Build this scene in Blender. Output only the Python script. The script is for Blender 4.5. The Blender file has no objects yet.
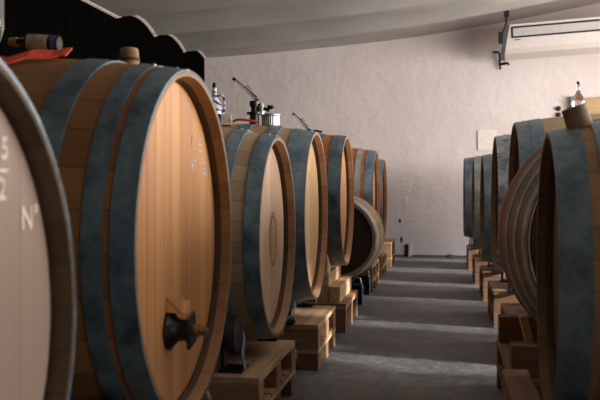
import bpy, bmesh, math, random
from mathutils import Vector, Matrix
random.seed(7)
PI = math.pi
S = bpy.context.scene
COL = S.collection

# ------------------------------------------------------------------ helpers
def lin(c):
    out = []
    for v in c[:3]:
        v = v / 255.0
        out.append(v / 12.92 if v <= 0.04045 else ((v + 0.055) / 1.055) ** 2.4)
    return (out[0], out[1], out[2], 1.0)

class NT:
    def __init__(s, name):
        s.m = bpy.data.materials.new(name); s.m.use_nodes = True
        s.t = s.m.node_tree; s.t.nodes.clear()
        s.out = s.n('ShaderNodeOutputMaterial'); s.b = s.n('ShaderNodeBsdfPrincipled')
        s.l(s.b.outputs[0], s.out.inputs[0])
    def n(s, k, **kw):
        x = s.t.nodes.new(k)
        for a, b in kw.items(): setattr(x, a, b)
        return x
    def l(s, a, b): s.t.links.new(a, b)
    def setin(s, sock, v):
        if hasattr(v, 'is_output'): s.l(v, sock)
        else: sock.default_value = v
    def math(s, op, a, b=0.0, c=0.0):
        x = s.n('ShaderNodeMath', operation=op)
        s.setin(x.inputs[0], a); s.setin(x.inputs[1], b); s.setin(x.inputs[2], c)
        return x.outputs[0]
    def obj(s):
        return s.n('ShaderNodeTexCoord').outputs['Object']
    def sep(s, v):
        x = s.n('ShaderNodeSeparateXYZ'); s.l(v, x.inputs[0]); return x.outputs
    def comb(s, a, b, c):
        x = s.n('ShaderNodeCombineXYZ')
        s.setin(x.inputs[0], a); s.setin(x.inputs[1], b); s.setin(x.inputs[2], c); return x.outputs[0]
    def noise(s, v, scale, detail=4, rough=0.55):
        x = s.n('ShaderNodeTexNoise'); s.l(v, x.inputs['Vector'])
        x.inputs['Scale'].default_value = scale; x.inputs['Detail'].default_value = detail
        x.inputs['Roughness'].default_value = rough; return x.outputs[0]
    def ramp(s, f, stops):
        x = s.n('ShaderNodeValToRGB'); s.setin(x.inputs[0], f)
        e = x.color_ramp.elements
        while len(e) < len(stops): e.new(0.5)
        for i, (p, c) in enumerate(stops):
            e[i].position = p; e[i].color = c
        return x.outputs[0]
    def mix(s, f, a, b, mode='MIX'):
        x = s.n('ShaderNodeMix', data_type='RGBA', blend_type=mode)
        s.setin(x.inputs[0], f); s.setin(x.inputs[6], a); s.setin(x.inputs[7], b); return x.outputs[2]
    def bump(s, h, st=0.3, d=0.01):
        x = s.n('ShaderNodeBump'); x.inputs['Strength'].default_value = st
        x.inputs['Distance'].default_value = d; s.l(h, x.inputs['Height']); s.l(x.outputs[0], s.b.inputs['Normal'])
    def done(s, col=None, rough=0.6, metal=0.0):
        if col is not None: s.setin(s.b.inputs['Base Color'], col)
        s.setin(s.b.inputs['Roughness'], rough); s.setin(s.b.inputs['Metallic'], metal)
        return s.m

def g(v): return (v, v, v, 1)

def m_stave(name, c1, c2, nst=34, rough=0.62):
    a = NT(name); o = a.obj(); x, y, z = a.sep(o)[0:3]
    ang = a.math('ARCTAN2', z, y)
    u = a.math('MULTIPLY', ang, nst / (2 * PI))
    wn = a.n('ShaderNodeTexWhiteNoise', noise_dimensions='1D'); a.l(a.math('FLOOR', u), wn.inputs['W'])
    fr = a.math('FRACT', a.math('ADD', u, 100.0))
    edge = a.math('ABSOLUTE', a.math('SUBTRACT', fr, 0.5))
    seam = a.math('GREATER_THAN', edge, 0.475)
    gr = a.noise(a.comb(a.math('MULTIPLY', x, 1.5), a.math('MULTIPLY', ang, 22.0), wn.outputs[0]), 2.2, 6)
    f = a.math('ADD', a.math('MULTIPLY', wn.outputs[0], 0.45), a.math('MULTIPLY', gr, 0.65))
    col = a.ramp(f, [(0.15, lin(c1)), (0.85, lin(c2))])
    blot = a.noise(o, 5.0, 3)
    col = a.mix(a.math('MULTIPLY', a.math('GREATER_THAN', blot, 0.0), a.math('MULTIPLY', blot, 0.35)), col, lin([v * .62 for v in c1]))
    col = a.mix(a.math('MULTIPLY', seam, 0.4), col, lin([v * .35 for v in c1]))
    a.bump(a.math('SUBTRACT', gr, a.math('MULTIPLY', seam, 1.0)), 0.25, 0.004)
    return a.done(col, rough)

def m_head(name, c1, c2, w=0.075, stripe=0.5, rough=0.5):
    a = NT(name); o = a.obj(); x, y, z = a.sep(o)[0:3]
    u = a.math('ADD', a.math('DIVIDE', y, w), 50.3)
    wn = a.n('ShaderNodeTexWhiteNoise', noise_dimensions='1D'); a.l(a.math('FLOOR', u), wn.inputs['W'])
    fr = a.math('FRACT', u)
    seam = a.math('GREATER_THAN', a.math('ABSOLUTE', a.math('SUBTRACT', fr, 0.5)), 0.485)
    g1 = a.noise(a.comb(wn.outputs[0], a.math('MULTIPLY', y, 38.0), a.math('MULTIPLY', z, 0.8)), 1.3, 5, .6)
    g2 = a.noise(a.comb(wn.outputs[0], a.math('MULTIPLY', y, 160.0), a.math('MULTIPLY', z, 3.0)), 1.5, 3)
    f = a.math('ADD', a.math('MULTIPLY', wn.outputs[0], 0.45), a.math('ADD', a.math('MULTIPLY', g1, stripe), a.math('MULTIPLY', g2, 0.2)))
    col = a.ramp(f, [(0.2, lin(c1)), (0.85, lin(c2))])
    col = a.mix(a.math('MULTIPLY', seam, 0.5), col, lin([v * .5 for v in c1]))
    a.bump(a.math('SUBTRACT', g2, seam), 0.15, 0.002)
    return a.done(col, rough)

def m_hoop(name, c1, c2, rough=0.42, metal=0.55):
    a = NT(name); o = a.obj()
    n1 = a.noise(o, 9, 5, .6); n2 = a.noise(o, 45, 3)
    f = a.math('ADD', a.math('MULTIPLY', n1, .75), a.math('MULTIPLY', n2, .25))
    col = a.ramp(f, [(0.36, lin(c1)), (0.62, lin(c2))])
    r = a.math('ADD', a.math('MULTIPLY', n1, 0.35), rough - .15)
    a.bump(n2, 0.1, 0.002)
    return a.done(col, r, metal)

def m_timber(name, c1, c2, axis='x'):
    a = NT(name); geo = a.n('ShaderNodeNewGeometry'); o = a.obj(); x, y, z = a.sep(o)[0:3]
    rnd = geo.outputs['Random Per Island']
    sx, sy = (1.5, 26.0) if axis == 'x' else (26.0, 1.5)
    gr = a.noise(a.comb(a.math('MULTIPLY', x, sx), a.math('MULTIPLY', y, sy), a.math('ADD', a.math('MULTIPLY', z, 26.0), a.math('MULTIPLY', rnd, 40))), 1.0, 5, .6)
    f = a.math('ADD', a.math('MULTIPLY', gr, 0.7), a.math('MULTIPLY', rnd, 0.35))
    col = a.ramp(f, [(0.3, lin([v * .9 for v in c1])), (0.7, lin(c2))])
    kn = a.n('ShaderNodeTexVoronoi'); a.l(o, kn.inputs['Vector']); kn.inputs['Scale'].default_value = 6
    k = a.math('LESS_THAN', kn.outputs[0], 0.07)
    col = a.mix(a.math('MULTIPLY', k, .6), col, lin([v * .4 for v in c1]))
    a.bump(gr, 0.3, 0.003)
    return a.done(col, 0.75)

def m_plain(name, c, rough=0.5, metal=0.0, var=0.12, scale=20):
    a = NT(name); n = a.noise(a.obj(), scale, 3)
    col = a.ramp(n, [(0.3, lin([v * (1 - var) for v in c])), (0.7, lin([min(255, v * (1 + var)) for v in c]))])
    return a.done(col, rough, metal)

def m_glass(name, tint=(225, 232, 235), rough=0.03):
    a = NT(name); a.b.inputs['Transmission Weight'].default_value = 0.95
    a.b.inputs['IOR'].default_value = 1.45
    n = a.noise(a.obj(), 8, 2)
    col = a.ramp(n, [(0.3, lin(tint)), (0.7, lin([min(255, v * 1.05) for v in tint]))])
    return a.done(col, rough)

# ---- mesh tools
def finish(bm, name, mats, parent=None, loc=(0, 0, 0), rot=(0, 0, 0), smooth=False, bevel=0):
    bmesh.ops.recalc_face_normals(bm, faces=bm.faces)
    me = bpy.data.meshes.new(name); bm.to_mesh(me); bm.free()
    if not isinstance(mats, (list, tuple)): mats = [mats]
    for m in mats: me.materials.append(m)
    if smooth:
        for p in me.polygons: p.use_smooth = True
        try: me.set_sharp_from_angle(angle=math.radians(38))
        except Exception: pass
    o = bpy.data.objects.new(name, me); COL.objects.link(o)
    o.location = loc; o.rotation_euler = rot
    if parent: o.parent = parent
    if bevel:
        b = o.modifiers.new('bevel', 'BEVEL'); b.width = bevel; b.segments = 2; b.limit_method = 'ANGLE'
    return o

def box(bm, x0, x1, y0, y1, z0, z1, M=None, mi=0):
    vs = [bm.verts.new((x, y, z)) for x in (x0, x1) for y in (y0, y1) for z in (z0, z1)]
    if M is not None:
        for v in vs: v.co = M @ v.co
    for f in ((0, 1, 3, 2), (4, 6, 7, 5), (0, 4, 5, 1), (2, 3, 7, 6), (0, 2, 6, 4), (1, 5, 7, 3)):
        bm.faces.new([vs[i] for i in f]).material_index = mi
    return vs

def lathe(bm, prof, seg=48, axis='z', M=None, closed=False, mis=None):
    """prof: list of (t along axis, radius)"""
    rings = []
    for t, r in prof:
        ring = []
        if r < 1e-6:
            p = Vector((0, 0, t)) if axis == 'z' else Vector((t, 0, 0))
            if M is not None: p = M @ p
            ring = [bm.verts.new(p)]
        else:
            for i in range(seg):
                a = 2 * PI * i / seg
                p = Vector((r * math.cos(a), r * math.sin(a), t)) if axis == 'z' else Vector((t, r * math.cos(a), r * math.sin(a)))
                if M is not None: p = M @ p
                ring.append(bm.verts.new(p))
        rings.append(ring)
    n = len(rings)
    for k in range(n if closed else n - 1):
        A = rings[k]; B = rings[(k + 1) % n]; mi = mis[k] if mis else 0
        if len(A) == 1 and len(B) == 1: continue
        for i in range(seg):
            j = (i + 1) % seg
            if len(A) == 1: f = bm.faces.new((A[0], B[i], B[j]))
            elif len(B) == 1: f = bm.faces.new((A[i], A[j], B[0]))
            else: f = bm.faces.new((A[i], A[j], B[j], B[i]))
            f.material_index = mi

def tube(bm, pts, r, seg=10, caps=True):
    pts = [Vector(p) for p in pts]; rings = []; up = None
    for i, p in enumerate(pts):
        d = (pts[min(i + 1, len(pts) - 1)] - pts[max(i - 1, 0)]).normalized()
        if up is None:
            up = Vector((0, 0, 1)) if abs(d.z) < .9 else Vector((1, 0, 0))
        s = d.cross(up).normalized(); up = s.cross(d).normalized()
        rr = r[i] if isinstance(r, (list, tuple)) else r
        rings.append([bm.verts.new(p + s * rr * math.cos(2 * PI * k / seg) + up * rr * math.sin(2 * PI * k / seg)) for k in range(seg)])
    for A, B in zip(rings, rings[1:]):
        for k in range(seg): bm.faces.new((A[k], A[(k + 1) % seg], B[(k + 1) % seg], B[k]))
    if caps:
        bm.faces.new(rings[0][::-1]); bm.faces.new(rings[-1])

def ribbon(bm, pts, wdir, w, th):
    """flat strap through pts, width along wdir, thickness th"""
    W = Vector(wdir).normalized() * w / 2; rows = []
    for i, p in enumerate(pts):
        p = Vector(p); d = Vector(pts[min(i + 1, len(pts) - 1)]) - Vector(pts[max(i - 1, 0)])
        n = W.cross(d).normalized() * th / 2
        rows.append([bm.verts.new(q) for q in (p - W - n, p + W - n, p + W + n, p - W + n)])
    for A, B in zip(rows, rows[1:]):
        for k in range(4): bm.faces.new((A[k], A[(k + 1) % 4], B[(k + 1) % 4], B[k]))
    bm.faces.new(rows[0][::-1]); bm.faces.new(rows[-1])

def tag(o, label=None, cat=None, group=None, kind=None):
    if label: o['label'] = label
    if cat: o['category'] = cat
    if group: o['group'] = group
    if kind: o['kind'] = kind
    return o

def thing(name, label, cat, loc=(0, 0, 0), rz=0, group=None):
    o = bpy.data.objects.new(name, None); COL.objects.link(o)
    o.empty_display_size = 0.1; o.location = loc; o.rotation_euler = (0, 0, rz)
    return tag(o, label, cat, group)

def text_part(body, size, mat, parent, loc, name='chalk_mark', thick=0.0006, basis=None, bold=0.0, shear=0.0):
    cu = bpy.data.curves.new('t', 'FONT'); cu.body = body; cu.size = size; cu.extrude = thick
    cu.offset = bold; cu.shear = shear; cu.align_x = 'CENTER'; cu.align_y = 'CENTER'
    tmp = bpy.data.objects.new('t', cu); COL.objects.link(tmp)
    dg = bpy.context.evaluated_depsgraph_get(); me = bpy.data.meshes.new_from_object(tmp.evaluated_get(dg))
    bpy.data.objects.remove(tmp)
    me.materials.clear(); me.materials.append(mat)
    o = bpy.data.objects.new(name, me); COL.objects.link(o); o.parent = parent
    B = basis or Matrix(((0, 0, 1), (1, 0, 0), (0, 1, 0)))      # text faces local +X
    me.transform(B.to_4x4()); o.location = loc
    return o

# ------------------------------------------------------------------ materials
ST_WARM = m_stave('oak staves warm brown', (126, 84, 44), (172, 118, 66), 30)
ST_DARKW = m_stave('oak staves dim olive brown', (98, 74, 50), (128, 98, 68), 30)
ST_PALE = m_stave('oak staves pale', (152, 128, 98), (184, 158, 124), 34)
ST_MID = m_stave('oak staves mid', (150, 112, 72), (186, 142, 96), 34)
ST_ORANGE = m_stave('oak staves orange', (150, 84, 36), (190, 116, 58), 34)
CH_WARM = m_stave('chime warm', (138, 94, 54), (180, 130, 80), 34, .5)
CH_PALE = m_stave('chime pale', (152, 112, 74), (196, 152, 108), 34, .5)
CH_ROSE = m_stave('chime rose oak', (158, 114, 82), (200, 152, 114), 34, .5)
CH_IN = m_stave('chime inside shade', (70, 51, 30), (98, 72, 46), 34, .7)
ST_GREY = m_stave('oak staves greyish tan', (116, 98, 76), (146, 126, 100), 34)  # darker, greyer oak for the red striped barrel
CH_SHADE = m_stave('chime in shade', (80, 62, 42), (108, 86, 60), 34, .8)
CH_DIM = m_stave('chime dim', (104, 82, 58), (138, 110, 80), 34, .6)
HD_WARM = m_head('head warm planks', (156, 96, 50), (222, 162, 104), .075, .75)
HD_PINK = m_head('head pink beige planks', (150, 126, 112), (178, 154, 138), .12, .3)
HD_PALE = m_head('head pale planks', (206, 168, 134), (240, 208, 176), .1, .35)
HD_STRAW = m_head('head straw planks', (204, 160, 112), (238, 200, 152), .09, .4)
HD_AMBER = m_head('head amber planks', (190, 122, 70), (228, 170, 116), .08, .5)
HD_DARK = m_head('head dark planks', (48, 37, 27), (70, 54, 38), .09, .4)  # very dark brown planks for the right row and the turned barrel
HOOP = m_hoop('galvanised hoop', (82, 99, 112), (128, 145, 156), .42, .3)
HOOP_D = m_hoop('galvanised hoop dark', (60, 76, 87), (116, 134, 144), .36, .3)
HOOP_L = m_hoop('galvanised hoop light', (128, 134, 136), (176, 182, 184), .45, .35)
HOOP_M = m_hoop('galvanised hoop mottled', (76, 88, 96), (178, 186, 192), .5, .3)
RIVET = m_plain('rivet steel', (170, 178, 184), .35, .8)
TIM = m_timber('pine timber', (140, 104, 74), (204, 166, 128), 'y')
TIM2 = m_timber('pine timber cross', (110, 76, 52), (164, 124, 90), 'x')
TIM_D = m_timber('weathered pallet wood', (84, 60, 42), (136, 102, 74), 'x')
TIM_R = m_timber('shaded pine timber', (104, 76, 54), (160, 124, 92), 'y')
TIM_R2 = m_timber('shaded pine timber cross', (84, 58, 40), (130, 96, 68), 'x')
TIM_L = m_timber('fresh pale timber', (176, 138, 104), (222, 186, 146), 'y')
BLACKM = m_plain('black painted steel', (28, 30, 33), .35, .3)
RUB = m_plain('grey rubber', (52, 54, 54), .6)
CHROME = m_plain('zinc bracket', (170, 188, 205), .22, .9)
BRONZE = m_plain('dull bronze', (150, 130, 96), .35, .8)
CHALK = m_plain('white chalk', (226, 208, 194), .9)
CHALK2 = m_plain('faint chalk', (216, 176, 136), .9)
BURN = m_plain('burnt brand', (128, 92, 62), .8)
REDW = m_plain('red rubber strap', (224, 74, 44), .5)
REDP = m_plain('red wine stain paint', (130, 26, 18), .6)
GLASS = m_glass('clear glass')
GLASS2 = m_glass('violet tinted glass', (222, 214, 232), .08)
STEEL = m_plain('brushed steel', (176, 178, 178), .42, .85)
DARKP = m_plain('black plastic', (18, 18, 20), .4)
CORK = m_timber('cork wood stopper', (150, 112, 80), (192, 152, 114), 'x')

def m_jug():
    a = NT('blue and white ceramic'); o = a.obj()
    v = a.n('ShaderNodeTexWave', wave_type='RINGS'); a.l(o, v.inputs['Vector'])
    v.inputs['Scale'].default_value = 9; v.inputs['Distortion'].default_value = 9; v.inputs['Detail'].default_value = 2
    f = a.math('GREATER_THAN', v.outputs[1], .72)
    return a.done(a.mix(f, lin((226, 226, 232)), lin((52, 66, 130))), .2)
JUG = m_jug()

def m_wall():
    a = NT('rough white plaster'); o = a.obj()
    n1 = a.noise(o, 0.7, 4); n2 = a.noise(o, 9, 6, .62); n3 = a.noise(o, 3.5, 5)
    col = a.ramp(n1, [(0.3, lin((216, 204, 201))), (0.7, lin((234, 223, 220)))])
    patch = a.ramp(n3, [(0.60, g(0)), (0.63, g(1)), (0.66, g(0))])
    h = a.math('ADD', a.math('MULTIPLY', n2, .55), a.math('MULTIPLY', n3, .8))
    x, y, z = a.sep(o)[0:3]
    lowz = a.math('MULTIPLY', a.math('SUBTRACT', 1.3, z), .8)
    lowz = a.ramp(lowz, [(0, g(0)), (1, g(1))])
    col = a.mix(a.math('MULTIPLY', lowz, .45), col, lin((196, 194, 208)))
    brick = a.n('ShaderNodeTexBrick'); a.l(a.comb(x, z, 0.0), brick.inputs['Vector'])
    brick.inputs['Scale'].default_value = 3.2; brick.inputs['Mortar Size'].default_value = .03
    brick.inputs['Mortar Smooth'].default_value = .8
    h = a.math('ADD', h, a.math('MULTIPLY', brick.outputs['Fac'], -.02))
    a.bump(h, .7, 0.026)
    return a.done(col, .85)
def m_ceil():
    a = NT('grey white vault plaster'); o = a.obj()
    n1 = a.noise(o, 1.2, 5); n2 = a.noise(o, 22, 5)
    x, y, z = a.sep(o)[0:3]
    col = a.ramp(n1, [(0.3, lin((164, 160, 155))), (0.7, lin((188, 183, 178)))])
    a.bump(n2, .35, .01)
    return a.done(col, .9)
def m_floor():
    a = NT('worn grey concrete'); o = a.obj()
    n1 = a.noise(o, 1.4, 6, .6); n2 = a.noise(o, 14, 6, .65); n3 = a.noise(o, 60, 3)
    f = a.math('ADD', a.math('MULTIPLY', n1, .45), a.math('MULTIPLY', n2, .55))
    col = a.ramp(f, [(0.3, lin((56, 57, 59))), (0.5, lin((92, 92, 94))), (0.68, lin((134, 134, 135)))])
    v = a.n('ShaderNodeTexVoronoi', feature='DISTANCE_TO_EDGE'); a.l(o, v.inputs['Vector']); v.inputs['Scale'].default_value = .55
    cr = a.math('LESS_THAN', v.outputs[0], .004)
    col = a.mix(a.math('MULTIPLY', cr, .12), col, lin((60, 58, 56)))
    a.bump(a.math('ADD', n2, a.math('MULTIPLY', n3, .4)), .6, .012)
    return a.done(col, a.math('ADD', a.math('MULTIPLY', n2, .3), .45))
WALL = m_wall(); CEIL = m_ceil(); FLOOR = m_floor()
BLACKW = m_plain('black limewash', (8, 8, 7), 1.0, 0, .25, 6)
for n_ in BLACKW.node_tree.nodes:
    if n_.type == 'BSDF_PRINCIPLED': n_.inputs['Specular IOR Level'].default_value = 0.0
GREYP = m_plain('grey frame paint', (120, 120, 118), .6)

# ------------------------------------------------------------------ room
XL, XR, YB, YF = -3.48, 4.6, -3.2, 12.87
def zc0(X):
    t = X + 3.42
    if t < 6: return 2.82 + .040 * t + .01418 * t * t
    return 2.82 + .040 * 6 + .01418 * 36 + (.040 + .02836 * 6) * (t - 6)
def arch(X, Y):
    p = (13.05 - Y) / 1.25
    amp = .125 if X < -2 else max(.075, .125 - (X + 2) * .03)
    if Y < 9.3: return .0
    return amp * abs(math.sin(PI * p)) ** .8
bm = bmesh.new(); box(bm, XL - .3, XR + .3, YB - .3, YF + .3, -.15, 0)
tag(finish(bm, 'floor', FLOOR), kind='structure')
# ceiling vaults
bm = bmesh.new(); NX, NY = 26, 330
low, up = [], []
for j in range(NY + 1):
    Y = YB + (YF - YB) * j / NY; row = []; r2 = []
    for i in range(NX + 1):
        X = XL + (XR - XL) * i / NX
        row.append(bm.verts.new((X, Y, zc0(X) + arch(X, Y))))
    low.append(row)
for j in range(NY):
    for i in range(NX):
        bm.faces.new((low[j][i], low[j + 1][i], low[j + 1][i + 1], low[j][i + 1]))
top = [bm.verts.new(p) for p in ((XL, YB, 4.9), (XR, YB, 4.9), (XR, YF, 4.9), (XL, YF, 4.9))]
bm.faces.new(top)
o = finish(bm, 'ceiling', CEIL, smooth=True); tag(o, kind='structure')
# far wall
bm = bmesh.new(); box(bm, XL - .3, XR + .3, YF, YF + .25, 0, 4.9)
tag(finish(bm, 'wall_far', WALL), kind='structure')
bm = bmesh.new(); box(bm, XL - .3, XR + .3, YB - .25, YB, 0, 4.9)
tag(finish(bm, 'wall_back', m_plain('dim grey plaster', (70, 68, 66), .9)), kind='structure')
# left wall: black, arched tops with thin plaster edge
bm = bmesh.new(); prev = None
for j in range(NY + 1):
    Y = YB + (YF - YB) * j / NY; zt = zc0(XL) + arch(XL, Y)
    a = bm.verts.new((XL, Y, 0)); b = bm.verts.new((XL, Y, zt)); c = bm.verts.new((XL - .25, Y, 0)); d = bm.verts.new((XL - .25, Y, zt + .05))
    if prev:
        bm.faces.new((prev[0], a, b, prev[1])); bm.faces.new((prev[1], b, d, prev[3])); bm.faces.new((prev[3], d, c, prev[2]))
    prev = (a, b, c, d)
tag(finish(bm, 'wall_left', BLACKW), kind='structure')
bm = bmesh.new(); prev = None
for j in range(NY + 1):
    Y = YB + (YF - YB) * j / NY; zt = zc0(XL) + arch(XL, Y)
    vs = [bm.verts.new(p) for p in ((XL, Y, zt + .02), (XL + .03, Y, zt + .02), (XL + .03, Y, zt - .006), (XL, Y, zt - .016))]
    if prev:
        for k in range(4): bm.faces.new((prev[k], vs[k], vs[(k + 1) % 4], prev[(k + 1) % 4]))
    prev = vs
tag(finish(bm, 'trim_1', m_plain('white plaster edge', (226, 208, 204), .8)), kind='structure')
# right wall with windows
WZ0, WZ1 = .75, 1.8
wins = [(-2.4, -.6), (2.75, 4.4), (4.6, 6.4), (6.6, 8.4), (8.6, 10.2), (10.4, 11.3)]
bm = bmesh.new()
box(bm, XR, XR + .2, YB, YF, 0, WZ0); box(bm, XR, XR + .2, YB, YF, WZ1, 4.9)
ys = [YB] + [v for w in wins for v in w] + [YF]
for i in range(0, len(ys), 2): box(bm, XR, XR + .2, ys[i], ys[i + 1], WZ0, WZ1)
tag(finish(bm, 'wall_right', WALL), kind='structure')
for i, (a_, b_) in enumerate(wins):
    bm = bmesh.new()
    box(bm, XR + .07, XR + .12, a_, b_, WZ0, WZ0 + .05); box(bm, XR + .07, XR + .12, a_, b_, WZ1 - .05, WZ1)
    box(bm, XR + .07, XR + .12, a_, a_ + .05, WZ0, WZ1); box(bm, XR + .07, XR + .12, b_ - .05, b_, WZ0, WZ1)
    tag(finish(bm, 'window_%d' % (i + 1), GREYP), kind='structure')

# ------------------------------------------------------------------ barrels
def barrel(label, face, Yc, X0, zc, r0, rb, L, hoops, st, ch, hd, base_z, hoopm=HOOP, rot=None, group=None, rec=.054, th=.016,
           back_hoops=None, sym=True, seg=128, name='oak_barrel', center=None):
    """face=+1: front head looks to +X, rim plane at X0."""
    rz = 0 if face > 0 else PI
    cx = X0 - face * L / 2
    if center is not None: cx, Yc = center
    if rot is not None: rz = rot
    e = thing(name, label, 'barrel', (cx, Yc, base_z), rz, group)
    c = (0, 0, zc - base_z); h = L / 2
    R = lambda x: r0 + (rb - r0) * (1 - (x / h) ** 2)
    prof = []; mis = []
    ri = r0 - th
    def add(t, r, mi): prof.append((t, r)); mis.append(mi)
    add(h - rec, ri - .006, 2); add(h - rec * .68, ri - .005, 2); add(h - rec * .6, ri - .003, 1); add(h - .006, ri, 1); add(h, ri + .003, 1); add(h, r0 - .003, 1); add(h - .003, r0, 0)
    N = 22
    for k in range(1, N):
        x = h - 2 * h * k / N; add(x, R(x), 0)
    add(-h + .003, r0, 1); add(-h, r0 - .003, 1); add(-h, ri + .003, 1); add(-h + .006, ri, 1); add(-h + rec, ri - .006, 1)
    bm = bmesh.new(); lathe(bm, prof, seg, 'x', mis=mis)
    finish(bm, 'staves', [st, ch, CH_IN], e, c, smooth=True)
    heads = []
    for s in (1, -1):
        bm = bmesh.new(); x = s * (h - rec)
        lathe(bm, [(x - s * .012, 0), (x - s * .012, ri + .002)][:2], seg, 'x')
        bm.free(); bm = bmesh.new()
        lathe(bm, [(x, 0), (x, ri - .012), (x - s * .004, ri - .004), (x - s * .03, ri - .004), (x - s * .03, 0)], seg, 'x')
        heads.append(finish(bm, 'head', hd, e, c, smooth=False))
    hs = []
    for s in (1, -1):
        for i, (d0, d1) in enumerate(hoops):
            m = hoopm[i % len(hoopm)] if isinstance(hoopm, list) else hoopm
            bm = bmesh.new(); t = .005; pr = []
            n = 5
            for k in range(n + 1):
                x = h - (d0 + (d1 - d0) * k / n); pr.append((s * x, R(x) + t))
            for k in range(n, -1, -1):
                x = h - (d0 + (d1 - d0) * k / n); pr.append((s * x, R(x) - .004))
            lathe(bm, pr, seg, 'x', closed=True)
            ho = finish(bm, 'hoop', m, e, c, smooth=True); hs.append((ho, s, d0, d1))
            if s == 1 and Yc < 9:
                dm = (d0 + d1) / 2; w = (d1 - d0)
                for q in ((-.25, .25) if w > .05 else (0,)):
                    for ang in ((90 + 4 * (i % 2)),):
                        x = h - dm + q * w; a = math.radians(ang); rr = R(x) + .005
                        bm = bmesh.new(); M = Matrix.Translation((x, rr * math.cos(a), rr * math.sin(a))) @ Matrix.Rotation(a - PI / 2, 4, 'X')
                        lathe(bm, [(-.002, .006), (.001, .006), (.004, .0035), (.005, 0)], 10, 'z', M)
                        finish(bm, 'rivet', RIVET, ho, smooth=True)
    return e, heads, R, c

# support: stacked pallet + timber base
def pallet(label, x0, x1, y0, y1, h, group):
    """open block pallet; edges x0..x1, y0..y1"""
    cx, cy = (x0 + x1) / 2, (y0 + y1) / 2; W, D = x1 - x0, y1 - y0
    e = thing('pallet', label, 'pallet', (cx, cy, 0), 0, group)
    t = .02
    for k in (-1, 0, 1):
        bm = bmesh.new(); y = k * (D / 2 - .05)
        box(bm, -W / 2, W / 2, y - .05, y + .05, 0, t); finish(bm, 'bottom_board', TIM_D, e, bevel=.003)
        for q in (-1, 0, 1):
            bm = bmesh.new(); x = q * (W / 2 - .06)
            box(bm, x - .058, x + .058, y - .048, y + .048, t, h - 2 * t); finish(bm, 'block', TIM_D, e, bevel=.003)
    for q in (-1, 0, 1):
        bm = bmesh.new(); x = q * (W / 2 - .06)
        box(bm, x - .06, x + .06, -D / 2, D / 2, h - 2 * t, h - t); finish(bm, 'stringer_board', TIM, e, bevel=.003)
    nb = 7; w = D / nb
    for k in range(nb):
        bm = bmesh.new(); y = -D / 2 + w * k
        box(bm, -W / 2, W / 2, y + (.0 if k == 0 else .012), y + w - (.0 if k == nb - 1 else .012), h - t, h); finish(bm, 'top_board', TIM2, e, bevel=.003)
    return e
def base(label, x0, x1, y0, y1, z0, z1, group, deckm=None):
    deckm = deckm or TIM
    cx, cy = (x0 + x1) / 2, (y0 + y1) / 2; W, D = x1 - x0, y1 - y0; H = z1 - z0; t = .028
    e = thing('timber_platform', label, 'platform', (cx, cy, z0), 0, group)
    for k in (-1, 0, 1):
        bm = bmesh.new(); y = k * (D / 2 - .05)
        box(bm, -W / 2, W / 2, y - .05, y + .05, 0, H - t); finish(bm, 'beam', TIM2, e, bevel=.004)
    nb = 6; w = W / nb
    for k in range(nb):
        bm = bmesh.new(); x = -W / 2 + w * k
        box(bm, x + .001, x + w - .001, -D / 2, D / 2, H - t, H); finish(bm, 'deck_board', deckm, e, bevel=.003)
    return e

def cradle(label, xs, Yc, zb, zc, r, group, dy=.38):
    """roller cradle: at each x a bar parallel to the aisle joins two rubber wheels on brackets"""
    e = thing('barrel_cradle', label, 'cradle', (sum(xs) / len(xs), Yc, zb), 0, group)
    mx = sum(xs) / len(xs); wr = .075
    for X in xs:
        x = X - mx
        zw = zc - math.sqrt(max(.01, (r + wr + .004) ** 2 - dy * dy)) - zb
        bm = bmesh.new(); box(bm, x - .018, x + .018, -dy, dy, max(.02, zw - .05), max(.045, zw - .02)); finish(bm, 'bar', BLACKM, e, bevel=.003)
        for s in (-1, 1):
            bm = bmesh.new(); M = Matrix.Translation((x, s * dy, zw))
            lathe(bm, [(-.026, 0), (-.026, wr * .8), (-.018, wr), (.018, wr), (.026, wr * .8), (.026, 0)], 32, 'x', M)
            finish(bm, 'wheel', RUB, e, smooth=True)
            bm = bmesh.new()
            box(bm, x - .05, x + .05, s * dy - .07, s * dy + .07, 0, .012)
            box(bm, x - .045, x - .032, s * dy - .04, s * dy + .04, .012, zw + .02)
            finish(bm, 'foot', BLACKM, e, bevel=.003)
            bm = bmesh.new()
            pts = [(x + .038, s * dy + s * -.01, zw + .015), (x + .046, s * dy + .0, zw - .005), (x + .045, s * dy + s * .035, zw * .5), (x + .06, s * dy + s * .05, .014)]
            ribbon(bm, pts, (0, 1, 0), .035, .006); finish(bm, 'bracket', CHROME, e, smooth=False, bevel=.002)
    return e

LG, PG, CG = 'timber platforms under the left row of barrels', 'pallets under the left row of barrels', 'roller cradles under the left row'
def support(side, n, X0, Yc, y0, y1, xe, zt, zc, r, L, zl=.13, cr=True):
    """xe: aisle-side edge"""
    s = 'left' if side > 0 else 'right'
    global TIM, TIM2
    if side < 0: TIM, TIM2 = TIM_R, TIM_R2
    xa, xb = (xe - L - .02, xe) if side > 0 else (xe, xe + L + .02)
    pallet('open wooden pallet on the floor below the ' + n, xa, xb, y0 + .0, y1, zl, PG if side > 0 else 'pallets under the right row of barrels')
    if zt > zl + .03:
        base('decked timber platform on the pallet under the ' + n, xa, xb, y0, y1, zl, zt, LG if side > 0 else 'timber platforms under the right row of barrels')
    if cr:
        xs = (X0 - side * .12, X0 - side * (L - .12))
        cradle('black roller cradle carrying the ' + n, xs, Yc, max(zt, zl), zc, r + .018, CG if side > 0 else 'roller cradles under the right row', dy=min(.38, (y1 - y0) / 2 - .05))

L = 1.12
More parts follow.
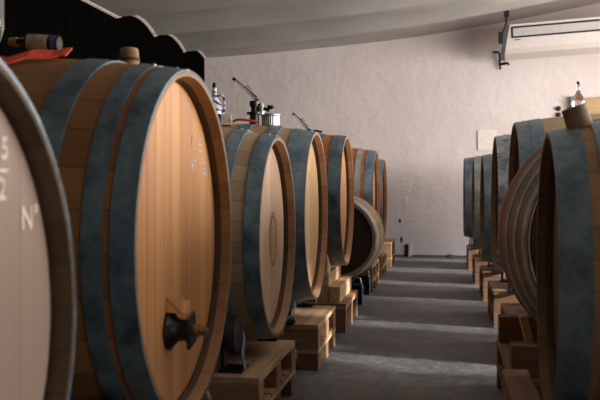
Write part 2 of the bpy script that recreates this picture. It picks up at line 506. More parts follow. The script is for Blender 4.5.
# --- left row
B0, h0, _, _ = barrel('blurred oak barrel nearest the camera at the left edge, pinkish head with chalk figures', 1, 1.229, -.73, .76, .48, .55, L,
    [(0, .08), (.11, .17), (.25, .33)], ST_DARKW, CH_SHADE, HD_PINK, .19, HOOP_D, rec=.04)
B1, h1, R1f, c1 = barrel('big oak barrel with orange-brown head and black tap, second in the left row', 1, 2.56, -.73, .835, .497, .547, L,
    [(0, .06), (.08, .128), (.205, .28)], ST_WARM, CH_WARM, HD_WARM, .25, [HOOP_D, HOOP_D, HOOP_D])
B2, h2, _, _ = barrel('pale oak barrel with an oval brand burnt on its head, third in the left row', 1, 3.95, -.725, .776, .44, .505, L,
    [(0, .062), (.125, .18), (.28, .33)], ST_PALE, CH_PALE, HD_PALE, .25, [HOOP_D, HOOP, HOOP])
B3, h3, _, _ = barrel('oak barrel with straw head and extra wide first hoop, below the steel canister', 1, 5.20, -.73, .83, .48, .535, L,
    [(0, .12), (.19, .26), (.36, .42)], ST_PALE, CH_ROSE, HD_STRAW, .25, HOOP)
B4, h4, _, _ = barrel('amber-headed oak barrel on stepped timber blocks, fifth in the left row', 1, 6.50, -.69, .895, .462, .492, L,
    [(0, .09), (.15, .2), (.3, .36)], ST_ORANGE, CH_ROSE, HD_AMBER, .40, HOOP_D)
B5, h5, _, _ = barrel('orange-brown oak barrel just behind the small turned barrel', 1, 8.98, -.66, .862, .48, .535, L,
    [(0, .09), (.13, .18), (.3, .36)], ST_ORANGE, CH_WARM, HD_AMBER, .25, [HOOP, HOOP_L, HOOP])
B5b, _, _, _ = barrel('oak barrel squeezed between the last two of the left row', 1, 10.2, -.745, .83, .46, .52, L,
    [(0, .09), (.13, .18)], ST_ORANGE, CH_WARM, HD_AMBER, .25, HOOP)
B6, h6, _, _ = barrel('last oak barrel of the left row, beside the far white wall', 1, 11.4, -.74, .845, .48, .53, L,
    [(0, .09), (.13, .18)], ST_MID, CH_WARM, HD_AMBER, .31, HOOP)
LB, lh, _, _ = barrel('small oak barrel turned with its dark head toward the camera, low on a black stand', 1, 8.0, 0, .555, .336, .372, .92,
    [(0, .035), (.05, .1), (.22, .26)], ST_MID, ST_PALE, HD_DARK, .14, HOOP_L, rot=-PI / 2, center=(-.90, 7.96), rec=.05, th=.024)

support(1, 'nearest left barrel', -.73, 1.229, .80, 1.66, -.70, .19, .76, .48, L)
support(1, 'barrel with the black tap', -.73, 2.56, 2.12, 3.0, -.70, .25, .835, .497, L)
support(1, 'barrel with the oval brand', -.725, 3.95, 3.44, 4.31, -.712, .25, .776, .44, L)
support(1, 'barrel with the extra wide hoop', -.73, 5.20, 4.81, 5.59, -.668, .25, .83, .48, L)
support(1, 'amber-headed barrel', -.69, 6.50, 6.08, 6.92, -.655, .2, .895, .462, L, zl=.2, cr=False)
support(1, 'barrel behind the small turned barrel', -.66, 8.98, 8.45, 9.3, -.66, .25, .862, .48, L)
support(1, 'squeezed barrel', -.745, 10.2, 9.75, 10.6, -.66, .25, .83, .46, L)
support(1, 'last left barrel', -.74, 11.4, 11.05, 11.85, -.635, .31, .845, .48, L, zl=.14)

# stepped timber blocks under B4
for (xa, xb, ya, yb, zt, lab) in ((-.90, -.78, 6.14, 6.86, .40, 'tall pale timber block, higher step under the amber-headed barrel'),
                              (-.775, -.70, 6.12, 6.88, .31, 'short pale timber block, lower step nearer the aisle under the amber-headed barrel'),
                              (-1.75, -1.60, 6.14, 6.86, .40, 'timber block under the rear end of the amber-headed barrel')):
    bm = bmesh.new()
    zz = .2; hgt = zt - .2
    box(bm, -(xb - xa) / 2, (xb - xa) / 2, -(yb - ya) / 2, (yb - ya) / 2, 0, hgt)
    o = finish(bm, 'timber_block', TIM_L, None, ((xa + xb) / 2, (ya + yb) / 2, .2), bevel=.005); tag(o, lab, 'timber block')
for s_ in (-1, 1):
    for X in (-.84, -1.68):
        bm = bmesh.new()
        y0 = s_ * .17; y1 = s_ * .36
        P = [(-.05, y0, 0), (-.05, y1, 0), (-.05, y1, .13), (-.05, y0, .03)]
        A = [bm.verts.new(p) for p in P]; B = [bm.verts.new((.05, p[1], p[2])) for p in P]
        bm.faces.new(A); bm.faces.new(B[::-1])
        for k in range(4): bm.faces.new((A[k], A[(k + 1) % 4], B[(k + 1) % 4], B[k]))
        tag(finish(bm, 'wedge', TIM_L, None, (X, 6.5, .40), bevel=.003), 'pale wooden wedge stopping the amber-headed barrel from rolling', 'wedge', 'wedges under the amber-headed barrel')

# stand of the small turned barrel
e = thing('barrel_stand', 'low black metal stand with bent zinc rod under the small turned barrel', 'stand', (-.90, 7.96, 0))
for y in (-.38, .38):
    bm = bmesh.new()
    box(bm, -.20, .20, y - .03, y + .03, .10, .155); finish(bm, 'crossbar', BLACKM, e, bevel=.004)
    for s_ in (-1, 1):
        bm = bmesh.new(); box(bm, s_ * .17 - .05, s_ * .17 + .05, y - .045, y + .045, 0, .17); finish(bm, 'foot', BLACKM, e, bevel=.004)
        bm = bmesh.new(); tube(bm, [(s_ * .12, y - .05, .18), (s_ * .17, y - .05, .235), (s_ * .205, y - .05, .225), (s_ * .222, y - .05, .15), (s_ * .225, y - .05, .01)], .008)
        finish(bm, 'rod', CHROME, e, smooth=True)
for s_ in (-1, 1):
    bm = bmesh.new(); box(bm, s_ * .16 - .02, s_ * .16 + .02, -.37, .37, .05, .09); finish(bm, 'side_rail', BLACKM, e)

# --- right row
RR = dict(st=ST_MID, ch=CH_DIM, hd=HD_DARK)
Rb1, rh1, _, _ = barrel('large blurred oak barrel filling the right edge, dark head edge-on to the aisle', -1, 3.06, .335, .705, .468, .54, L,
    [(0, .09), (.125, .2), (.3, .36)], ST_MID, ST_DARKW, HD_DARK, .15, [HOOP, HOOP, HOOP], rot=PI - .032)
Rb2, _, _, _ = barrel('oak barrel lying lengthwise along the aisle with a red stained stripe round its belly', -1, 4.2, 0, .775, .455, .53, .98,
    [(0, .028), (.10, .125), (.225, .25)], ST_GREY, CH_DIM, HD_DARK, .245, HOOP_L, rot=-PI / 2, center=(.775, 4.17), rec=.05)
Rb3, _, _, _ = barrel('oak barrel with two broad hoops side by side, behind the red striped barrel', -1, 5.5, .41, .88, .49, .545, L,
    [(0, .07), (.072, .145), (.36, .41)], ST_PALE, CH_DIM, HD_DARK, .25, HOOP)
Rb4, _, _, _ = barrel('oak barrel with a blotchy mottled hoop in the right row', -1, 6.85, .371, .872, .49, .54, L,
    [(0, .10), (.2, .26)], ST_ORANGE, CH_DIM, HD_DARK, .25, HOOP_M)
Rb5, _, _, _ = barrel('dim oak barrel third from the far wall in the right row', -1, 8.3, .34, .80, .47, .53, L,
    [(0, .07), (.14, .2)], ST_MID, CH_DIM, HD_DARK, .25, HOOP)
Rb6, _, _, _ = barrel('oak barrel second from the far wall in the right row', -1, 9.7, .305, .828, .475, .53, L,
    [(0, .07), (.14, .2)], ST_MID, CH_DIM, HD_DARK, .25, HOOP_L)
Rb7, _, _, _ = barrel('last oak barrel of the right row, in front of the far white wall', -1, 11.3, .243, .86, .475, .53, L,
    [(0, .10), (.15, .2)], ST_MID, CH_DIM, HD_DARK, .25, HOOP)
support(-1, 'large right edge barrel', .335, 3.06, 2.64, 3.50, .225, .15, .705, .468, L)
support(-1, 'red striped barrel', .365, 4.17, 3.66, 4.62, .262, .235, .8, .53, L, cr=False)
support(-1, 'barrel with two broad hoops', .41, 5.5, 5.1, 5.9, .36, .25, .88, .49, L)
support(-1, 'barrel with the mottled hoop', .371, 6.85, 6.45, 7.3, .345, .25, .872, .49, L)
support(-1, 'third barrel from the far wall, right row', .34, 8.3, 7.95, 8.75, .335, .245, .80, .47, L)
support(-1, 'second barrel from the far wall, right row', .305, 9.7, 9.3, 10.1, .31, .25, .828, .475, L)
support(-1, 'last right barrel', .243, 11.3, 10.9, 11.7, .285, .25, .86, .475, L)

# red stripe on R2 as a thin painted band child
def band(parent, c, R, x0, x1, mat, name, t=.0015):
    bm = bmesh.new(); pr = []
    for k in range(5):
        x = x0 + (x1 - x0) * k / 4; pr.append((x, R(x) + t))
    lathe(bm, pr, 128, 'x'); finish(bm, name, mat, parent, c, smooth=True)
band(Rb2, (0, 0, .775 - .245), lambda x: .455 + .075 * (1 - (x / .49) ** 2), .015, .13, REDP, 'red_band')
# chocks under R2
for (xa, xb, y, z1, lab) in ((.268, .50, 3.72, .365, 'short dark beam chocking the near end of the red striped barrel'),
                             (.268, .50, 4.54, .36, 'short beam chocking the far end of the red striped barrel'),):
    bm = bmesh.new(); box(bm, -(xb - xa) / 2, (xb - xa) / 2, -.055, .055, 0, z1 - .236)
    tag(finish(bm, 'chock_beam', TIM2, None, ((xa + xb) / 2, y, .236), bevel=.004), lab, 'beam')
bm = bmesh.new(); box(bm, -.05, .05, -.55, .55, 0, .13)
tag(finish(bm, 'edge_beam', TIM, None, (.277, 3.07, .15), bevel=.004), 'long light beam along the aisle in front of the large right edge barrel', 'beam')
bm = bmesh.new(); M = Matrix.Rotation(math.radians(-14), 4, 'Y')
box(bm, -.018, .018, -.05, .05, 0, .17, M)
tag(finish(bm, 'prop_plank', TIM_L, None, (.40, 4.25, .24), bevel=.003), 'pale short plank leaning against the belly of the red striped barrel', 'plank')

# --- chalk marks and brands
hx = L / 2 - .054 + .0012
hx0 = L / 2 - .04 + .0012
def on_head(head, body, size, Y, Z, Yc, zc, mat=CHALK, name='chalk_mark', **k):
    return text_part(body, size, mat, head, (hx0 if Yc < 2 else hx, Y - Yc, Z - zc), name, **k)
H = h1[0]
on_head(H, '1', .05, 2.745, 1.140, 2.56, .835, CHALK2); on_head(H, 'Lo', .052, 2.840, 1.148, 2.56, .835)
on_head(H, '–', .075, 2.84, 1.118, 2.56, .835)
on_head(H, '87', .056, 2.760, 1.062, 2.56, .835); on_head(H, '86', .056, 2.890, 1.055, 2.56, .835)
H = h0[0]
on_head(H, '5', .055, 1.492, 1.065, 1.229, .76, bold=.0012); on_head(H, '–', .055, 1.49, 1.030, 1.229, .76, bold=.0012)
on_head(H, '2', .055, 1.482, .993, 1.229, .76, bold=.0012); on_head(H, 'N°', .062, 1.59, .939, 1.229, .76, bold=.001)
on_head(h4[0], '4', .06, 6.6, 1.06, 6.5, .895)
on_head(h3[0], '5 7', .05, 5.22, 1.06, 5.2, .83, CHALK2)
# oval brand
def brand(head, cy, cz, a, b):
    bm = bmesh.new(); N = 40; w = .006
    for rr in (1.0, .86):
        ring = []
        for i in range(N):
            t = 2 * PI * i / N
            ring.append((bm.verts.new((0, rr * a * math.cos(t), rr * b * math.sin(t))), bm.verts.new((0, (rr * a - w) * math.cos(t), (rr * b - w) * math.sin(t)))))
        for i in range(N):
            p, q = ring[i], ring[(i + 1) % N]; bm.faces.new((p[0], q[0], q[1], p[1]))
    pts = []
    for i in range(70):
        t = i / 69; pts.append((.04 * math.sin(t * 26) * (1 - .3 * t) * a / .06, (t - .5) * 1.35 * b + .012 * math.cos(t * 26)))
    pv = None
    for y, z in pts:
        v = (bm.verts.new((0, y - .004, z)), bm.verts.new((0, y + .004, z)))
        if pv: bm.faces.new((pv[0], v[0], v[1], pv[1]))
        pv = v
    finish(bm, 'oval_brand', BURN, head, (hx + .0005, cy, cz))
brand(h2[0], .12, -.02, .085, .125)

# --- tap on B1 head
e = h1[0]
ty, tz = 2.50 - 2.56, .585 - .835
X = L / 2 - .054
bm = bmesh.new(); M = Matrix.Translation((X, ty, tz))
lathe(bm, [(-.004, .058), (.008, .058), (.013, .05), (.028, .034), (.045, .030), (.058, .034), (.064, .040), (.064, 0)], 32, 'x', M)
t = thing_tap = finish(bm, 'tap_body', DARKP, B1, c1, smooth=True)
bm = bmesh.new(); box(bm, -.005, .005, -.040, .040, -.046, .046, Matrix.Translation((X + .067, ty, tz)) @ Matrix.Rotation(math.radians(12), 4, 'X'))
finish(bm, 'flange', DARKP, t, bevel=.004)
bm = bmesh.new(); M = Matrix.Translation((X + .071, ty, tz))
lathe(bm, [(0, .017), (.01, .017), (.011, .02), (.02, .02), (.021, .012), (.03, .012), (.031, .016), (.037, .016), (.038, .009), (.046, .009), (.046, 0)], 24, 'x', M)
finish(bm, 'spigot', BRONZE, t, smooth=True)
bm = bmesh.new()
P = [(0, -.035, .055), (0, .06, .05), (.0, .045, .085), (0, .01, .07), (0, -.02, .1)]
A = [bm.verts.new(p) for p in P]; B = [bm.verts.new((.05, p[1] * .9 + .01, p[2] - .006)) for p in P]
bm.faces.new(A); bm.faces.new(B[::-1])
for k in range(5): bm.faces.new((A[k], A[(k + 1) % 5], B[(k + 1) % 5], B[k]))
o = finish(bm, 'wooden_block', HD_WARM, B1, (c1[0] + X, c1[1] + ty, c1[2] + tz), bevel=.003)

# ------------------------------------------------------------------ objects on the barrels
def rtop(zc, r0, rb, L_, d):       # top height at distance d from the rim
    x = L_ / 2 - d; return zc + r0 + (rb - r0) * (1 - (x / (L_ / 2)) ** 2)
# wooden stopper on B1
def stopper(label, loc, r0_, r1_, h_, rot, mat=CORK, ring=True):
    e = thing('wooden_stopper', label, 'stopper', loc); e.rotation_euler = rot
    bm = bmesh.new(); lathe(bm, [(0, 0), (0, r0_), (h_ * .55, r0_ * .96), (h_ - .004, r1_), (h_, r1_ - .004), (h_, 0)], 32)
    finish(bm, 'plug', mat, e, smooth=True)
    if not ring: return e
    bm = bmesh.new(); lathe(bm, [(h_ * .5, r0_ * .99 + .0008), (h_ * .62, r0_ * .97 + .0008)], 32)
    finish(bm, 'dark_ring', m_plain('dark stain', (70, 50, 34), .8), e, smooth=True)
    return e
stopper('tan wooden stopper standing on top of the barrel with the black tap', (-.965, 2.68, rtop(.835, .497, .547, L, .235) - .018), .032, .028, .08, (0, 0, 0))
stopper('thick tan wooden stopper tilted on top of the large right edge barrel', (.435, 3.0, rtop(.705, .468, .54, L, .1) - .016), .042, .040, .078, (0, math.radians(-19), 0), m_timber('dull wood', (128, 100, 80), (160, 130, 106)), False)

# red strap on B1
zt = rtop(.835, .497, .547, L, .45)
bm = bmesh.new()
def surf1(x, y): return .835 + math.sqrt(max(.01, R1f(x + .73 + L / 2) ** 2 - (y - 2.56) ** 2))
pts = []
for x, y, dz in ((-1.42, 2.50, .05), (-1.36, 2.46, .03), (-1.31, 2.41, 0.024), (-1.26, 2.35, .013), (-1.20, 2.335, .012), (-1.15, 2.38, 0.022), (-1.10, 2.42, .016), (-1.075, 2.44, .022), (-1.06, 2.445, .022)):
    pts.append((x, y, surf1(x, y) + dz))
ribbon(bm, pts, (0, .85, .52), .055, .005)
tag(finish(bm, 'rubber_strap', REDW, None, bevel=.001), 'orange-red flat rubber strap lying on top of the barrel with the black tap', 'strap')
# small lying bottle
e = thing('small_bottle', 'small dark bottle with cream label lying on its side behind the orange-red strap', 'bottle', (-1.19, 2.50, 1.384))
M = Matrix.Translation((0, 0, .038)) @ Matrix.Rotation(math.radians(4), 4, 'Y') @ Matrix.Scale(1.02, 4)
bm = bmesh.new(); lathe(bm, [(-.075, 0), (-.075, .010), (-.05, .011), (-.035, .014), (-.02, .023), (.07, .023), (.075, .02), (.075, 0)], 24, 'x', M)
finish(bm, 'bottle_body', m_plain('dark brown glass', (30, 20, 16), .1), e, smooth=True)
bm = bmesh.new(); lathe(bm, [(-.018, .0235), (.045, .0235)], 24, 'x', M)
finish(bm, 'label', m_hoop('cream printed label', (60, 50, 40), (244, 226, 190), .6, 0), e, smooth=True)
bm = bmesh.new(); lathe(bm, [(.055, .0237), (.072, .0237)], 24, 'x', M); finish(bm, 'blue_band', m_plain('blue paper', (70, 90, 150), .6), e, smooth=True)
bm = bmesh.new(); lathe(bm, [(-.078, 0), (-.078, .0115), (-.055, .0125), (-.055, 0)], 24, 'x', M); finish(bm, 'cap', m_plain('gold foil', (170, 140, 90), .4, .5), e, smooth=True)
# glass carboy at left edge
e = thing('glass_carboy', 'rounded clear glass vessel on a grey bung at the top left corner', 'glass vessel', (-1.47, 2.64, zt - .012))
bm = bmesh.new(); lathe(bm, [(0, 0), (0, .05), (.03, .046), (.034, .03), (.045, .026), (.045, 0)], 32); finish(bm, 'grey_bung', m_plain('grey silicone', (120, 122, 122), .6), e, smooth=True)
bm = bmesh.new()
outp = [(.04, 0), (.042, .03), (.06, .06), (.09, .088), (.13, .10), (.22, .10), (.27, .085), (.30, .05), (.32, .03), (.37, .028)]
lathe(bm, outp + [(z, r - .004) for z, r in outp[::-1] if r > .005] + [(.046, 0)], 48)
finish(bm, 'glass_body', GLASS, e, smooth=True)

# ceramic jug on B3
def jug(label, loc, s=1.0, mat=JUG, cap=DARKP, handle=True, name='ceramic_jug'):
    e = thing(name, label, 'jug' if handle else 'bottle', loc)
    pr = [(0, 0), (0, .03), (.01, .034), (.05, .042), (.09, .043), (.12, .034), (.145, .018), (.165, .012), (.2, .011), (.205, .013), (.21, .011), (.21, 0)]
    bm = bmesh.new(); lathe(bm, [(z * s, r * s) for z, r in pr], 40); finish(bm, 'bottle_body', mat, e, smooth=True)
    bm = bmesh.new(); lathe(bm, [(.208 * s, 0), (.208 * s, .012 * s), (.228 * s, .011 * s), (.232 * s, 0)], 20); finish(bm, 'cap', cap, e, smooth=True)
    if handle:
        bm = bmesh.new(); tube(bm, [(.014 * s, 0, .155 * s), (.035 * s, 0, .165 * s), (.052 * s, 0, .15 * s), (.056 * s, 0, .11 * s), (.052 * s, 0, .07 * s), (.038 * s, 0, .05 * s)], .006 * s)
        finish(bm, 'handle', mat, e, smooth=True)
    return e
jug('blue and white ceramic jug with handle and black cap, standing on the left row', (-1.345, 5.2, rtop(.83, .48, .535, L, .6) - .001), 1.08)
jug('clear violet-tinted glass bottle with black cap, standing on the right row', (.765, 5.4, rtop(.88, .49, .545, L, .39)), .8, GLASS2, DARKP, False, 'glass_bottle')

# small carton
e = thing('small_carton', 'small cream and black carton beside the red hose on the left row', 'carton', (-1.245, 5.08, rtop(.83, .48, .535, L, .52) - .012), .2)
bm = bmesh.new(); box(bm, -.03, .03, -.03, .03, 0, .06); finish(bm, 'box_body', m_plain('cream card', (206, 190, 168), .7), e, bevel=.002)
bm = bmesh.new(); box(bm, -.058, -.031, -.028, .028, 0, .062); finish(bm, 'black_lid', DARKP, e, bevel=.002)
# red hose
zh = rtop(.83, .48, .535, L, .45) + .006
bm = bmesh.new(); tube(bm, [(-1.20, 5.06, zh - .002), (-1.19, 5.06, zh + .008), (-1.17, 5.04, zh + .012), (-1.13, 5.04, zh + .01), (-1.09, 5.04, zh + .004), (-1.05, 5.05, zh - .003)], .007)
tag(finish(bm, 'red_hose', REDW, None, smooth=True), 'short red hose curling over the barrel top in front of the steel canister', 'hose')
# steel canister with black valve column
zcn = rtop(.83, .48, .535, L, .28)
e = thing('steel_canister', 'ribbed stainless steel canister with black valve column on the left row', 'canister', (-1.01, 5.22, zcn + .004))
bm = bmesh.new()
seg = 72; prof = [(0, .062), (.002, .066), (.07, .066), (.072, .062)]
lathe(bm, [(0, 0), (0, .05), (.058, .05), (.058, 0)], 48); 
for i in range(24):
    a = 2 * PI * i / 24; M = Matrix.Rotation(a, 4, 'Z') @ Matrix.Translation((.05, 0, 0)); lathe(bm, [(0, .003), (.056, .003)], 8, 'z', M)
finish(bm, 'can_body', STEEL, e, smooth=True)
bm = bmesh.new(); lathe(bm, [(.057, 0), (.057, .054), (.06, .057), (.067, .057), (.07, .053), (.072, 0)], 48); finish(bm, 'lid', STEEL, e, smooth=True)
v = thing('valve_column', 'black valve column with steel collar standing left of the steel canister', 'valve', (-1.10, 5.18, rtop(.83, .48, .535, L, .36)))
bm = bmesh.new(); lathe(bm, [(0, 0), (0, .028), (.06, .026), (.062, .045), (.075, .045), (.077, .02), (.105, .02), (.107, .028), (.138, .029), (.142, .022), (.142, 0)], 32); finish(bm, 'column', DARKP, v, smooth=True)
bm = bmesh.new(); lathe(bm, [(.06, 0), (.06, .02), (.10, .02), (.11, .018), (.125, .014), (.125, 0)], 32, 'z', Matrix.Translation((.04, 0, 0))); finish(bm, 'steel_collar', STEEL, v, smooth=True)
bm = bmesh.new(); tube(bm, [(.05, 0, .095), (.08, -.01, .09), (.115, -.02, .105)], [.012, .009, .012], 12); tube(bm, [(.085, -.01, .075), (.09, -.012, .115)], .01, 12); finish(bm, 'lever', DARKP, v, smooth=True)
# wine thieves
def thief(label, a, b):
    a = Vector(a); b = Vector(b); e = thing('wine_thief', label, 'glass pipette', tuple(b)); d = a - b
    q = [(0, .009), (.15, .013), (.55, .014), (.62, .010), (.93, .008)]
    bm = bmesh.new(); tube(bm, [tuple(d * t) for t, r in q], [r for t, r in q], 16); finish(bm, 'glass_tube', GLASS2, e, smooth=True)
    bm = bmesh.new(); tube(bm, [tuple(d * .92), tuple(d)], [.009, .010], 12); finish(bm, 'black_tip', DARKP, e, smooth=True)
    bm = bmesh.new(); p = d * .55; n = Vector((d.z, 0, -d.x)).normalized()
    tube(bm, [tuple(p), tuple(p + n * .022), tuple(p + n * .022 - d * .18)], .004, 8); finish(bm, 'ring_handle', GLASS2, e, smooth=True)
    bm = bmesh.new(); tube(bm, [tuple(d * -.02), tuple(d * .1)], [.012, .011], 12); finish(bm, 'collar', STEEL, e, smooth=True)
    return e
thief('glass wine thief with black tip slanting up from the valve column', (-1.231, 5.2, 1.636), (-1.075, 5.18, 1.50))
z4 = rtop(.895, .462, .492, L, .28)
thief('smaller glass wine thief with black tip slanting over the fourth and fifth left barrels', (-1.09, 6.48, 1.53), (-.975, 6.48, z4 + .035))
e = thing('black_valve', 'small black valve holding the smaller glass wine thief', 'valve', (-.965, 6.48, z4))
bm = bmesh.new(); lathe(bm, [(0, 0), (0, .028), (.02, .026), (.024, .016), (.034, .016), (.034, 0)], 24); finish(bm, 'valve_body', DARKP, e, smooth=True)
bm = bmesh.new(); tube(bm, [(0, 0, .015), (.05, -.01, .02), (.09, -.01, .012)], .009, 10); finish(bm, 'lever', DARKP, e, smooth=True)

# ------------------------------------------------------------------ far wall fittings
e = thing('air_conditioner', 'long white suspended air conditioner with dark grille frame at the top right', 'air conditioner', (.85, 11.95, 2.66), math.radians(-3.0))
e.rotation_euler = (0, math.radians(-2.6), math.radians(-5))
ACW = m_plain('cream white plastic', (222, 213, 207), .45, 0, .015); ACG = m_plain('grey plastic side', (84, 84, 80), .6, 0, .02)
prof = [(0, .43), (0, .28), (.02, .12), (.08, .06), (.45, .03), (.55, .08), (.55, .43)]   # (y, z)
Lac = 2.3
bm = bmesh.new()
def endx(z): return (.43 - z) * -.22
A = [bm.verts.new((endx(z), y, z)) for y, z in prof]; B = [bm.verts.new((Lac, y, z)) for y, z in prof]
for k in range(len(prof)): bm.faces.new((A[k], A[(k + 1) % len(prof)], B[(k + 1) % len(prof)], B[k]))
bm.faces.new(B[::-1]); bm.faces.new(A)
finish(bm, 'housing', ACW, e, bevel=.006)
bm = bmesh.new()
A = [bm.verts.new((endx(z) - .004, y, z)) for y, z in prof]; B = [bm.verts.new((endx(z) - .05, y, z)) for y, z in prof]
bm.faces.new(A); bm.faces.new(B[::-1])
for k in range(len(prof)): bm.faces.new((A[k], A[(k + 1) % len(prof)], B[(k + 1) % len(prof)], B[k]))
finish(bm, 'side_cover', ACG, e)
bm = bmesh.new(); x0 = .02; x1 = Lac - .06
for (a_, b_, c_, d_) in ((x0, x1, .375, .397), (x0, x1, .25, .270), (x0, x0 + .02, .262, .39), (x1 - .014, x1, .262, .39)):
    box(bm, a_, b_, -.008, .01, c_, d_)
finish(bm, 'grille_frame', DARKP, e)
bm = bmesh.new(); box(bm, x0 + .014, x1 - .014, -.004, .004, .268, .38); finish(bm, 'grille_panel', m_plain('pale grille', (196, 190, 186), .5, 0, .02), e)
bm = bmesh.new(); box(bm, .05, .13, -.003, .003, -.006, .006, Matrix.Translation((0, .005, .225)) @ Matrix.Rotation(math.radians(8), 4, 'X')); finish(bm, 'badge', ACG, e)
# hanging strut + pipe + tap
zr = zc0(.8) + arch(.8, 11.9)
e = thing('hanging_bracket', 'dark metal bracket hanging the left end of the air conditioner from the ceiling', 'bracket', (.79, 11.92, 2.9))
bm = bmesh.new(); tube(bm, [(0, 0, zc0(.79) + arch(.79, 11.92) - 2.9 + .01), (0, 0, .2), (-.04, 0, .08), (-.05, 0, -.02)], .016, 10); finish(bm, 'rod', BLACKM, e, smooth=True)
bm = bmesh.new(); lathe(bm, [(-.03, 0), (-.03, .045), (.03, .045), (.03, 0)], 20, 'x', Matrix.Translation((.0, 0, zc0(.79) + arch(.79, 11.92) - 2.9 - .045))); finish(bm, 'clamp', BLACKM, e, smooth=True)
bm = bmesh.new(); box(bm, -.10, -.045, -.03, .03, -.06, .09); finish(bm, 'plate', BLACKM, e, bevel=.004)
e = thing('wall_tap', 'small dark tap with red lever on the far wall below the air conditioner', 'tap', (.76, 12.8, 2.62))
bm = bmesh.new(); tube(bm, [(-.08, .07, .25), (-.01, .03, .24), (0, .02, .2), (.0, .02, .08), (.01, .02, .0)], .015, 10); finish(bm, 'pipe', BLACKM, e, smooth=True)
bm = bmesh.new(); tube(bm, [(0, .02, .07), (.06, 0, .075), (.11, -.02, .08), (.125, -.02, .05)], [.018, .02, .016, .014], 10); finish(bm, 'spout', BLACKM, e, smooth=True)
bm = bmesh.new(); tube(bm, [(.06, 0, .09), (.06, 0, .115), (.09, 0, .12)], .009, 8); finish(bm, 'red_lever', REDW, e, smooth=True)
# white square plate on the wall
bm = bmesh.new(); box(bm, -.125, .125, -.02, .0, -.14, .14)
tag(finish(bm, 'wall_panel', m_plain('white painted panel', (240, 232, 228), .6, 0, .02), None, (.59, 12.87, 1.64), bevel=.004), 'plain white square panel fixed to the far wall above the right row', 'panel')
# two black knobs
for z, l in ((2.07, 'upper'), (1.985, 'lower')):
    bm = bmesh.new(); lathe(bm, [(0, 0), (0, .03), (.015, .035), (.04, .03), (.05, 0)], 20, 'z', Matrix.Rotation(PI / 2, 4, 'X'))
    tag(finish(bm, 'round_hook', BLACKM, None, (1.56, 12.87, z), smooth=True), l + ' of the two small black hooks on the far wall', 'hook')
# wooden board on the wall
e = thing('plank_partition', 'tan partition of upright planks against the far wall behind the glass bottle', 'partition', (2.44, 12.80, 0))
for k in range(5):
    bm = bmesh.new(); box(bm, -.68 + k * .36, -.68 + k * .36 + .352, 0, .045, 0, 2.21 + .01 * k); finish(bm, 'plank', m_timber('yellow pine %d' % k, (176, 140, 100), (200, 166, 126), 'x'), e, bevel=.003)
bm = bmesh.new(); box(bm, -.73, -.685, -.02, .05, 0, 2.23); finish(bm, 'edge_strip', GREYP, e)
# opening and slab at the foot of the far wall
bm = bmesh.new(); box(bm, -.022, .022, -.012, 0, 0, .17); tag(finish(bm, 'wall_niche', DARKP, None, (-.525, 12.87, .0)), 'narrow black gap at the foot of the far wall', 'gap')
bm = bmesh.new(); vs = [(-.03, -.05, 0), (.02, -.05, 0), (.02, 0, 0), (-.03, 0, 0), (-.005, -.02, .2), (.02, -.02, .2), (.02, 0, .2), (-.005, 0, .2)]
V = [bm.verts.new(p) for p in vs]
for f in ((0, 1, 2, 3), (4, 5, 6, 7), (0, 1, 5, 4), (1, 2, 6, 5), (2, 3, 7, 6), (3, 0, 4, 7)): bm.faces.new([V[i] for i in f])
tag(finish(bm, 'plaster_slab', WALL, None, (-.47, 12.87, 0)), 'pale upright slab beside the narrow black gap in the far wall', 'slab')
def lump(bm, c, r, seed):
    rnd = random.Random(seed); q = bmesh.ops.create_icosphere(bm, subdivisions=2, radius=r)
    for v in q['verts']:
        v.co = Vector((v.co.x * 1.6, v.co.y, max(-r * .3, v.co.z * .8))) * (1 + rnd.uniform(-.15, .15)) + Vector(c)
bm = bmesh.new(); lump(bm, (0, 0, 0.012), .04, 3)
tag(finish(bm, 'stone', m_plain('dark stone', (84, 84, 88), .9), None, (.09, 12.78, 0)), 'small dark stone on the floor at the foot of the far wall', 'stone')
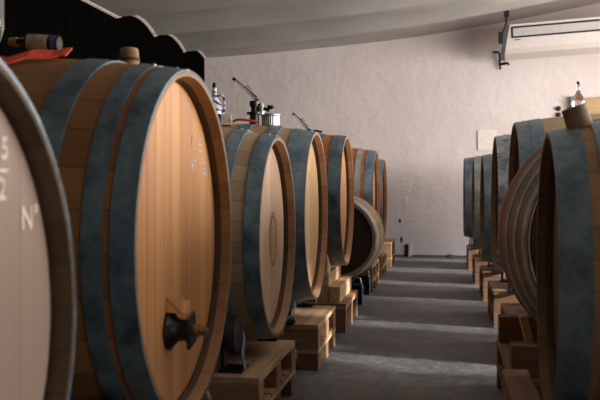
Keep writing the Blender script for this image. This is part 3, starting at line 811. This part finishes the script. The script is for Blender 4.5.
# plaster damage (relief patches)
rnd = random.Random(5)
def flake(cx, cz, w, h_, n, lab):
    bm = bmesh.new()
    for i in range(n):
        x = cx + rnd.uniform(-w, w); z = cz + rnd.uniform(-h_, h_); r = rnd.uniform(.015, .04)
        N = 7; c = bm.verts.new((x, -.005, z)); ring = [bm.verts.new((x + r * math.cos(2 * PI * k / N) * rnd.uniform(.6, 1.3), 0, z + r * math.sin(2 * PI * k / N) * rnd.uniform(.7, 1.6))) for k in range(N)]
        for k in range(N): bm.faces.new((c, ring[k], ring[(k + 1) % N]))
    o = finish(bm, 'trim_%d' % lab, WALL, None, (0, 12.87, 0)); tag(o, kind='structure')
flake(-.52, .9, .10, .2, 18, 2)
for (x, z, w, h_, lab) in ((-.62, .505, .022, .03, 'round dark chip in the plaster of the far wall'), (-.60, .24, .02, .05, 'tall dark chip low in the plaster of the far wall')):
    bm = bmesh.new(); N = 9
    ring = [bm.verts.new((w * math.cos(2 * PI * k / N) * rnd.uniform(.6, 1.2), -.003, h_ * math.sin(2 * PI * k / N) * rnd.uniform(.6, 1.2))) for k in range(N)]
    rg2 = [bm.verts.new((v.co.x * 1.1, 0.0, v.co.z * 1.1)) for v in ring]
    bm.faces.new(ring)
    for k in range(N): bm.faces.new((ring[k], ring[(k + 1) % N], rg2[(k + 1) % N], rg2[k]))
    tag(finish(bm, 'plaster_chip', m_plain('dark chip', (70, 66, 70), .9), None, (x, 12.87, z)), lab, 'wall damage')
# baseboard: dark joint
bm = bmesh.new(); box(bm, XL, XR, YF - .012, YF, 0, .022); tag(finish(bm, 'baseboard_far', m_plain('blue grey joint', (88, 96, 106), .9)), kind='structure')

# ------------------------------------------------------------------ lights
def area(name, loc, rot, sx, sy, e, col):
    l = bpy.data.lights.new(name, 'AREA'); l.shape = 'RECTANGLE'; l.size = sx; l.size_y = sy; l.energy = e; l.color = col
    o = bpy.data.objects.new(name, l); COL.objects.link(o); o.location = loc; o.rotation_euler = rot; return o
for i, (a_, b_) in enumerate(wins):
    pw = [26, 135, 150, 130, 110, 85][i]
    area('window_light', (XR - .03, (a_ + b_) / 2, 1.95), (0, math.radians(90), 0), 1.3, b_ - a_, pw * 1.0, (1.0, .95, .9))
sun = bpy.data.lights.new('sun', 'SUN'); sun.energy = 9.0; sun.angle = math.radians(5.0); sun.color = (1.0, .97, .95)
so = bpy.data.objects.new('sun', sun); COL.objects.link(so)
so.rotation_euler = Vector((-1, .25, -.26)).to_track_quat('-Z', 'Y').to_euler()
w = bpy.data.worlds.new('world'); S.world = w; w.use_nodes = True
nt = w.node_tree; bg = nt.nodes['Background']
sky = nt.nodes.new('ShaderNodeTexSky')
try:
    sky.sky_type = 'NISHITA'; sky.sun_disc = False; sky.sun_elevation = math.radians(30); sky.sun_rotation = math.radians(90)
except Exception: pass
nt.links.new(sky.outputs[0], bg.inputs[0]); bg.inputs[1].default_value = .25

# ------------------------------------------------------------------ camera
cam = bpy.data.cameras.new('camera'); co = bpy.data.objects.new('camera', cam); COL.objects.link(co)
cam.lens = 54; cam.sensor_width = 36; cam.clip_start = .05
co.location = (0, 0, 1.0); co.rotation_euler = (math.radians(90 - .89), math.radians(0), math.radians(9.09))
cam.dof.use_dof = True; cam.dof.focus_distance = 5.4; cam.dof.aperture_fstop = 5.0
S.camera = co
S.view_settings.view_transform = 'Standard'
S.view_settings.exposure = 0.1
